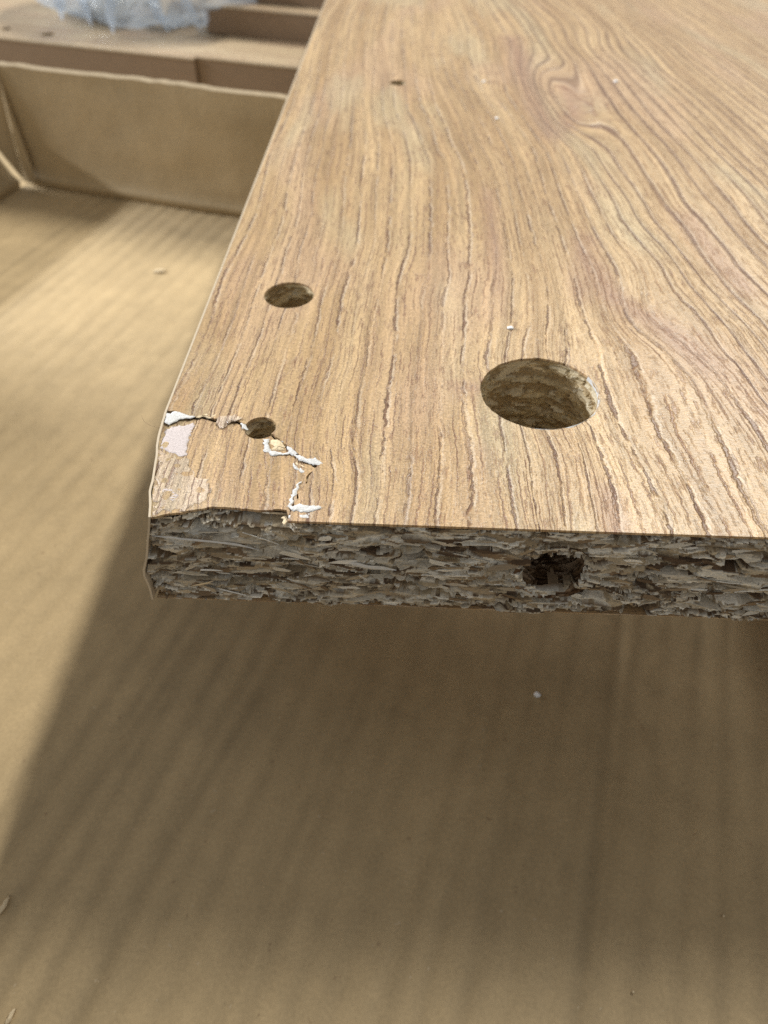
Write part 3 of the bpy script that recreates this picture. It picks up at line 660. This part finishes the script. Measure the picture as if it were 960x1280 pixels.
# side wall leaning outward, and the folded gusset in the corner
Vs, Fs, n_, nz_ = wall('side_wall', 420, 26, lambda a: 25.5 + .4 * float(vnoise(a * .05, 3., 2)) + 86 * min(1, max(0, (a - 92) / 26)), .55, lambda a, o, z: bx(-o, -2 - a, z))  # tall unseen stretch added to keep window light off the near floor
mesh('side_wall', Vs, [q[::-1] for q in Fs], M_CARD, carton, smooth=True)
P0 = bx(.8, -1.0, .3); P1 = bx(2.0, .9, 38.0); P2 = bx(-14.5, -2, 25.2); Pm = bx(-3.5, 6.5, 37.5); Pi = bx(5.2, -3.2, 22.0); Pj = bx(6.5, -1.6, 1.0)
gus = []
def tri_panel(name, A, B, Cc, n=10, bulge=0.0, seed=1):
    A, B, Cc = map(np.array, (A, B, Cc)); nn = np.cross(B - A, Cc - A); nn = nn / np.linalg.norm(nn); V = []; idx = {}
    for i in range(n + 1):
        for j in range(n + 1 - i):
            a, b = i / n, j / n; c = 1 - a - b; idx[(i, j)] = len(V)
            V.append(A * c + B * a + Cc * b + nn * (bulge * 27 * a * b * c + .3 * float(vnoise(a * 3., b * 3., seed))))
    F = []
    for i in range(n):
        for j in range(n - i):
            F.append((idx[(i, j)], idx[(i + 1, j)], idx[(i, j + 1)]))
            if i + j < n - 1: F.append((idx[(i + 1, j)], idx[(i + 1, j + 1)], idx[(i, j + 1)]))
    return mesh(name, V, F, M_CARD, carton, smooth=True)
tri_panel('corner_gusset', P0, P1, Pm, bulge=-.6, seed=2)
tri_panel('corner_gusset', P0, Pm, P2, bulge=.8, seed=4)
tri_panel('corner_flap', Pj, P1, P0, bulge=1.0, seed=6)

# ------------------------------------------------------------------ stacked boards behind the end wall
def stack_board(name, u0, u1, v0, v1, z0, z1, label, holes=()):
    o = empty(name, bx((u0 + u1) / 2, (v0 + v1) / 2, z0)); org = np.array(bx((u0 + u1) / 2, (v0 + v1) / 2, z0))
    f = lambda x, y, z: tuple(np.array(bx(x, y, z)) - org)
    hs = [circle(hu, hv, hr, 24) for hu, hv, hr in holes]
    out = resample([(u0, v0), (u1, v0), (u1, v1), (u0, v1)], 12, True)
    v, fc, bd = sheet2d(out, hs, 14, 1.5)
    n = len(v); V = np.array([f(p[0], p[1], z1) for p in v]); extra = []; F = [tuple(t) for t in fc]
    bi = sorted({a for e in bd for a in e}); m = {a: n + i for i, a in enumerate(bi)}
    Vx = np.array([f(v[a][0], v[a][1], z1 - 1.0) for a in bi]); F += [(b, a, m[a], m[b]) for a, b in bd]
    mesh('top_face', np.concatenate([V, Vx]), F, M_STACK, o, uv=np.concatenate([v[:, ::-1], v[bi][:, ::-1]]))
    b = box('edge', (u0 + .05, v0 + .25, z0), (u1 - .05, v1 - .25, z1 - (.9 if not holes else 1.0)), M_EDGEFACE, o, f, bevel=.3)
    # pale line where the laminate meets the edge
    box('laminate_line', (u0 + .02, v0 - .12, z1 - .75), (u1 - .02, v0 + .5, z1 - .02), M_BAND, o, f, bevel=.08)
    tag(o, label, 'wooden board', 'stacked furniture boards'); return o
def box_uv(p): d = np.array(p) - C0; return float(d @ EX), float(d @ EY)
def to_plane(p, z):
    f = 959.7; d = _R @ Vector(((p[0] - 480) / f, -(p[1] - 640) / f, -1.0)); k = (z - CAM_LOC[2]) / d.z
    return (CAM_LOC[0] + d.x * k, CAM_LOC[1] + d.y * k)
z_lo = ZB - 32
h1 = box_uv(to_plane((8, 36), z_lo)); h2 = box_uv(to_plane((60, 43), z_lo)); e1 = box_uv(to_plane((100, 57), z_lo)); e2 = box_uv(to_plane((243, 72), z_lo))
e3 = box_uv(to_plane((315, 73), z_lo + 1)); a1 = box_uv(to_plane((320, 12), z_lo + 11)); a0 = box_uv(to_plane((247, 30), z_lo + 6))
stack_board('stacked_board', -170, e2[0], e1[1], 320, -.8, z_lo, 'lower board with two small holes, under the plastic bag', ((h1[0], h1[1], 2.2), (h2[0], h2[1], 3.0)))
stack_board('stacked_board', e2[0] + .15, 330, e1[1] + 1.2, 320, -.8, z_lo + .5, 'lower board to the right of the bag, showing a narrow lit ledge')
stack_board('stacked_board', a0[0] - 1, 320, a1[1], 300, z_lo + .5, z_lo + 11.3, 'upper board beside the plastic bag, with a pale front edge line')
stack_board('stacked_board', a0[0] + 6, 320, a1[1] + 9, 290, z_lo + 11.3, ZB - 15.15, 'thin topmost board of the stack, directly under the broken board')

# ------------------------------------------------------------------ plastic bag of fittings
t = NT('clear_plastic_film'); n = t.noise(t.coord(), .10, 2, .5, 1.0); nrm = t.bump(n, .004, .8)
t.out((.66, .74, .84), .2, nrm, .8)
tl = t.node('ShaderNodeBsdfTranslucent'); tl.inputs[0].default_value = (.62, .72, .84, 1); t.put(tl.inputs['Normal'], nrm)
tr = t.node('ShaderNodeBsdfTransparent'); m1 = t.node('ShaderNodeMixShader'); m2 = t.node('ShaderNodeMixShader'); m1.inputs[0].default_value = .42; m2.inputs[0].default_value = .5
t.t.links.new(t.b.outputs[0], m1.inputs[1]); t.t.links.new(tl.outputs[0], m1.inputs[2]); t.t.links.new(m1.outputs[0], m2.inputs[1]); t.t.links.new(tr.outputs[0], m2.inputs[2])
t.t.links.new(m2.outputs[0], t.n['Material Output'].inputs[0])
M_FILM = t.m
M_ZINC = mat_plain('zinc_metal', (.62, .62, .60), .3, .1, 1, metal=.9)
M_DOWEL = mat_plain('dowel_wood', (.62, .47, .29), .7, .15, .6)
bc = np.array(to_plane((138, 45), z_lo)); bagc = bc + EY * 33
nt, npz = 150, 60; V = []
for i in range(nt):
    a = 2 * np.pi * i / nt
    for j in range(npz):
        b = -np.pi / 2 + np.pi * j / (npz - 1); cb = np.sign(np.cos(b)) * abs(np.cos(b)) ** .75; sb = np.sin(b)
        d = 1 + .10 * float(fbm(np.array([math.cos(a) * 2.2 + 5]), np.array([math.sin(a) * 2.2 + b * 1.6]), 3)[0]) + .09 * abs(float(vnoise(math.cos(a) * 5 + 9, math.sin(a) * 5 + b * 3, 7)))
        p = EX * (54 * cb * math.cos(a) * d) + EY * (34 * cb * math.sin(a) * d)
        V.append((p[0], p[1], max(.15, 17 + 19 * sb * d)))
bag = empty('plastic_bag', (bagc[0], bagc[1], z_lo)); tag(bag, 'crumpled clear plastic bag of metal fittings lying on the stacked boards', 'plastic bag')
mesh('film', V, grid_faces(nt, npz, True), M_FILM, bag, smooth=True)
# a pinched pleat at the front of the bag
ribbon('pleat', [tuple(np.append(EX * 2 - EY * 33, 1.0)), tuple(np.append(EX * 3 - EY * 35, 9)), tuple(np.append(EX * 8 - EY * 28, 22)), tuple(np.append(EX * 12 - EY * 14, 34))], 2.0, M_FILM, bag, 1.2, normal=(EX[0] * .3, EX[1] * .3 - .9, .3), jit=.4)
for k_, (u0_, u1_, w_) in enumerate(((-30, -22, 2.4), (-12, -16, 1.6), (24, 17, 2.2), (38, 30, 1.8))):
    ribbon('pleat', [tuple(np.append(EX * u0_ - EY * (31 - abs(u0_) * .25), 1.5)), tuple(np.append(EX * (u0_ * .6 + u1_ * .4) - EY * (32 - abs(u1_) * .25), 11)), tuple(np.append(EX * u1_ - EY * 22, 24)), tuple(np.append(EX * u1_ * .7 - EY * 8, 33))], w_, M_FILM, bag, 1.4, normal=(EX[0] * .3, EX[1] * .3 - .9, .3), jit=.15, seed=k_)
def cyl(r, h, n=20, r2=None):
    r2 = r if r2 is None else r2; a = np.linspace(0, 2 * np.pi, n, endpoint=False)
    V = np.concatenate([np.c_[r * np.cos(a), r * np.sin(a), 0 * a], np.c_[r2 * np.cos(a), r2 * np.sin(a), 0 * a + h]])
    F = [(i, (i + 1) % n, n + (i + 1) % n, n + i) for i in range(n)] + [tuple(range(n))[::-1], tuple(range(n, 2 * n))]
    return V, F
def place(V, loc, rot):
    R = Matrix.Rotation(rot[2], 3, 'Z') @ Matrix.Rotation(rot[1], 3, 'Y') @ Matrix.Rotation(rot[0], 3, 'X')
    return np.array([tuple(R @ Vector(p)) for p in V]) + np.array(loc)
spots = [(-26, -18, 4.5, 'cam'), (-14, -22, 7, 'cam'), (-34, -8, 9, 'cam'), (-4, -16, 4, 'screw'), (16, -20, 4, 'screw'), (30, -12, 5, 'dowel'), (22, -4, 8, 'dowel'), (-20, -4, 12, 'screw')]
lab = {'cam': 'round zinc cam lock among the metal fittings inside the plastic bag', 'screw': 'zinc screw among the metal fittings inside the plastic bag', 'dowel': 'short wooden dowel inside the plastic bag of fittings'}
rp = random.Random(3)
for u_, v_, z_, kd in spots:
    loc = np.append(bagc + EX * u_ * .8 + EY * (v_ + 9), z_lo + z_ + 3); rot = (rp.uniform(-.7, .7), rp.uniform(-.5, .5), rp.uniform(0, 6.28))
    if kd == 'cam':
        o = empty('cam_lock', loc); V, F = cyl(7.3, 8.5, 28); V[:, 2] -= 4; mesh('body', place(V, (0, 0, 0), rot), F, M_ZINC, o)
        V, F = cyl(3.0, 1.0, 4); V[:, 2] += 4.6; mesh('slot', place(V, (0, 0, 0), rot), F, M_EDGEFACE, o)
    elif kd == 'screw':
        o = empty('screw', loc); V, F = cyl(2.0, 22, 14, 1.2); V[:, 2] -= 11; mesh('shank', place(V, (0, 0, 0), (1.5 + rot[0] * .2, rot[1], rot[2])), F, M_ZINC, o)
        V, F = cyl(4.0, 2.4, 18, 2.0); V[:, 2] -= 12; mesh('head', place(V, (0, 0, 0), (1.5 + rot[0] * .2, rot[1], rot[2])), F, M_ZINC, o)
    else:
        V, F = cyl(3.9, 28, 18); V[:, 2] -= 14; o = mesh('dowel', place(V, (0, 0, 0), (1.5, rot[1], rot[2])), F, M_DOWEL); o.location = Vector(loc) * MM
    tag(o, lab[kd], {'cam': 'cam lock', 'screw': 'screw', 'dowel': 'dowel'}[kd], 'fittings in the bag')

# ------------------------------------------------------------------ crumbs and specks
def crumb(name, p, z, size, mat, label, cat, seed, stretch=(1, 1, .7), rz=0.0, group=None):
    x, y = to_plane(p, z); r = np.random.default_rng(seed); V = []; n = 10; m = 6
    for i in range(n):
        for j in range(m):
            a = 2 * np.pi * i / n; b = -np.pi / 2 + np.pi * j / (m - 1); d = 1 + .3 * r.uniform(-1, 1) * (0 < j < m - 1)
            V.append((size * stretch[0] * math.cos(b) * math.cos(a) * d, size * stretch[1] * math.cos(b) * math.sin(a) * d, size * stretch[2] * (math.sin(b) * d + .9)))
    o = mesh(name, V, grid_faces(n, m, True), mat, smooth=True); o.location = Vector((x, y, z)) * MM; o.rotation_euler = (0, 0, rz)
    return tag(o, label, cat, group)
ZBASE = -1.0
crumb('foam_crumb', (671, 869), ZBASE, .55, M_FOAM, 'white foam crumb on the shaded cardboard below the board front', 'crumb', 1)
crumb('foam_crumb', (638, 411), ZB, .36, M_FOAM, 'white speck on the board just behind the large hole', 'crumb', 2, (1.3, .9, .5))
crumb('foam_crumb', (770, 103), ZB, .55, M_FOAM, 'white speck on the board to the right of the knot', 'crumb', 3, (1, 1, .5))
crumb('foam_crumb', (605, 103), ZB, .42, M_FOAM, 'white speck on the board between the screw hole and the knot', 'crumb', 4, (1, 1, .5))
crumb('foam_crumb', (621, 149), ZB, .40, M_FOAM, 'white speck on the board just below the knot, on its near left', 'crumb', 5, (1, 1, .5))
crumb('wood_sliver', (6, 1133), ZBASE, .6, M_CREAM, 'tan wood sliver on the cardboard at the far left, lower down', 'wood sliver', 8, (.7, 2.2, .7), -.2)
crumb('wood_sliver', (13, 1274), ZBASE, .6, M_CREAM, 'pale wood sliver in the bottom left corner of the box floor', 'wood sliver', 9, (.5, 1.8, .7), -.3)
crumb('wood_sliver', (200, 340), ZBASE, 1.2, M_CREAM, 'pale wood shaving on the lit cardboard near the end wall', 'wood sliver', 10, (1.5, .7, .3), .2)
for i, (p, sz, lb) in enumerate([((350, 897), .15, 'tiny pale crumb on the shaded cardboard, below the cracked corner'), ((440, 990), .17, 'tiny pale crumb on shaded cardboard, left of the middle'),
    ((791, 1240), .2, 'tiny pale crumb on the cardboard at the lower right'), ((904, 1145), .2, 'tiny tan crumb on the cardboard near the right border')]):
    crumb('wood_crumb', p, ZBASE, sz, M_CREAM, lb, 'crumb', 30 + i)
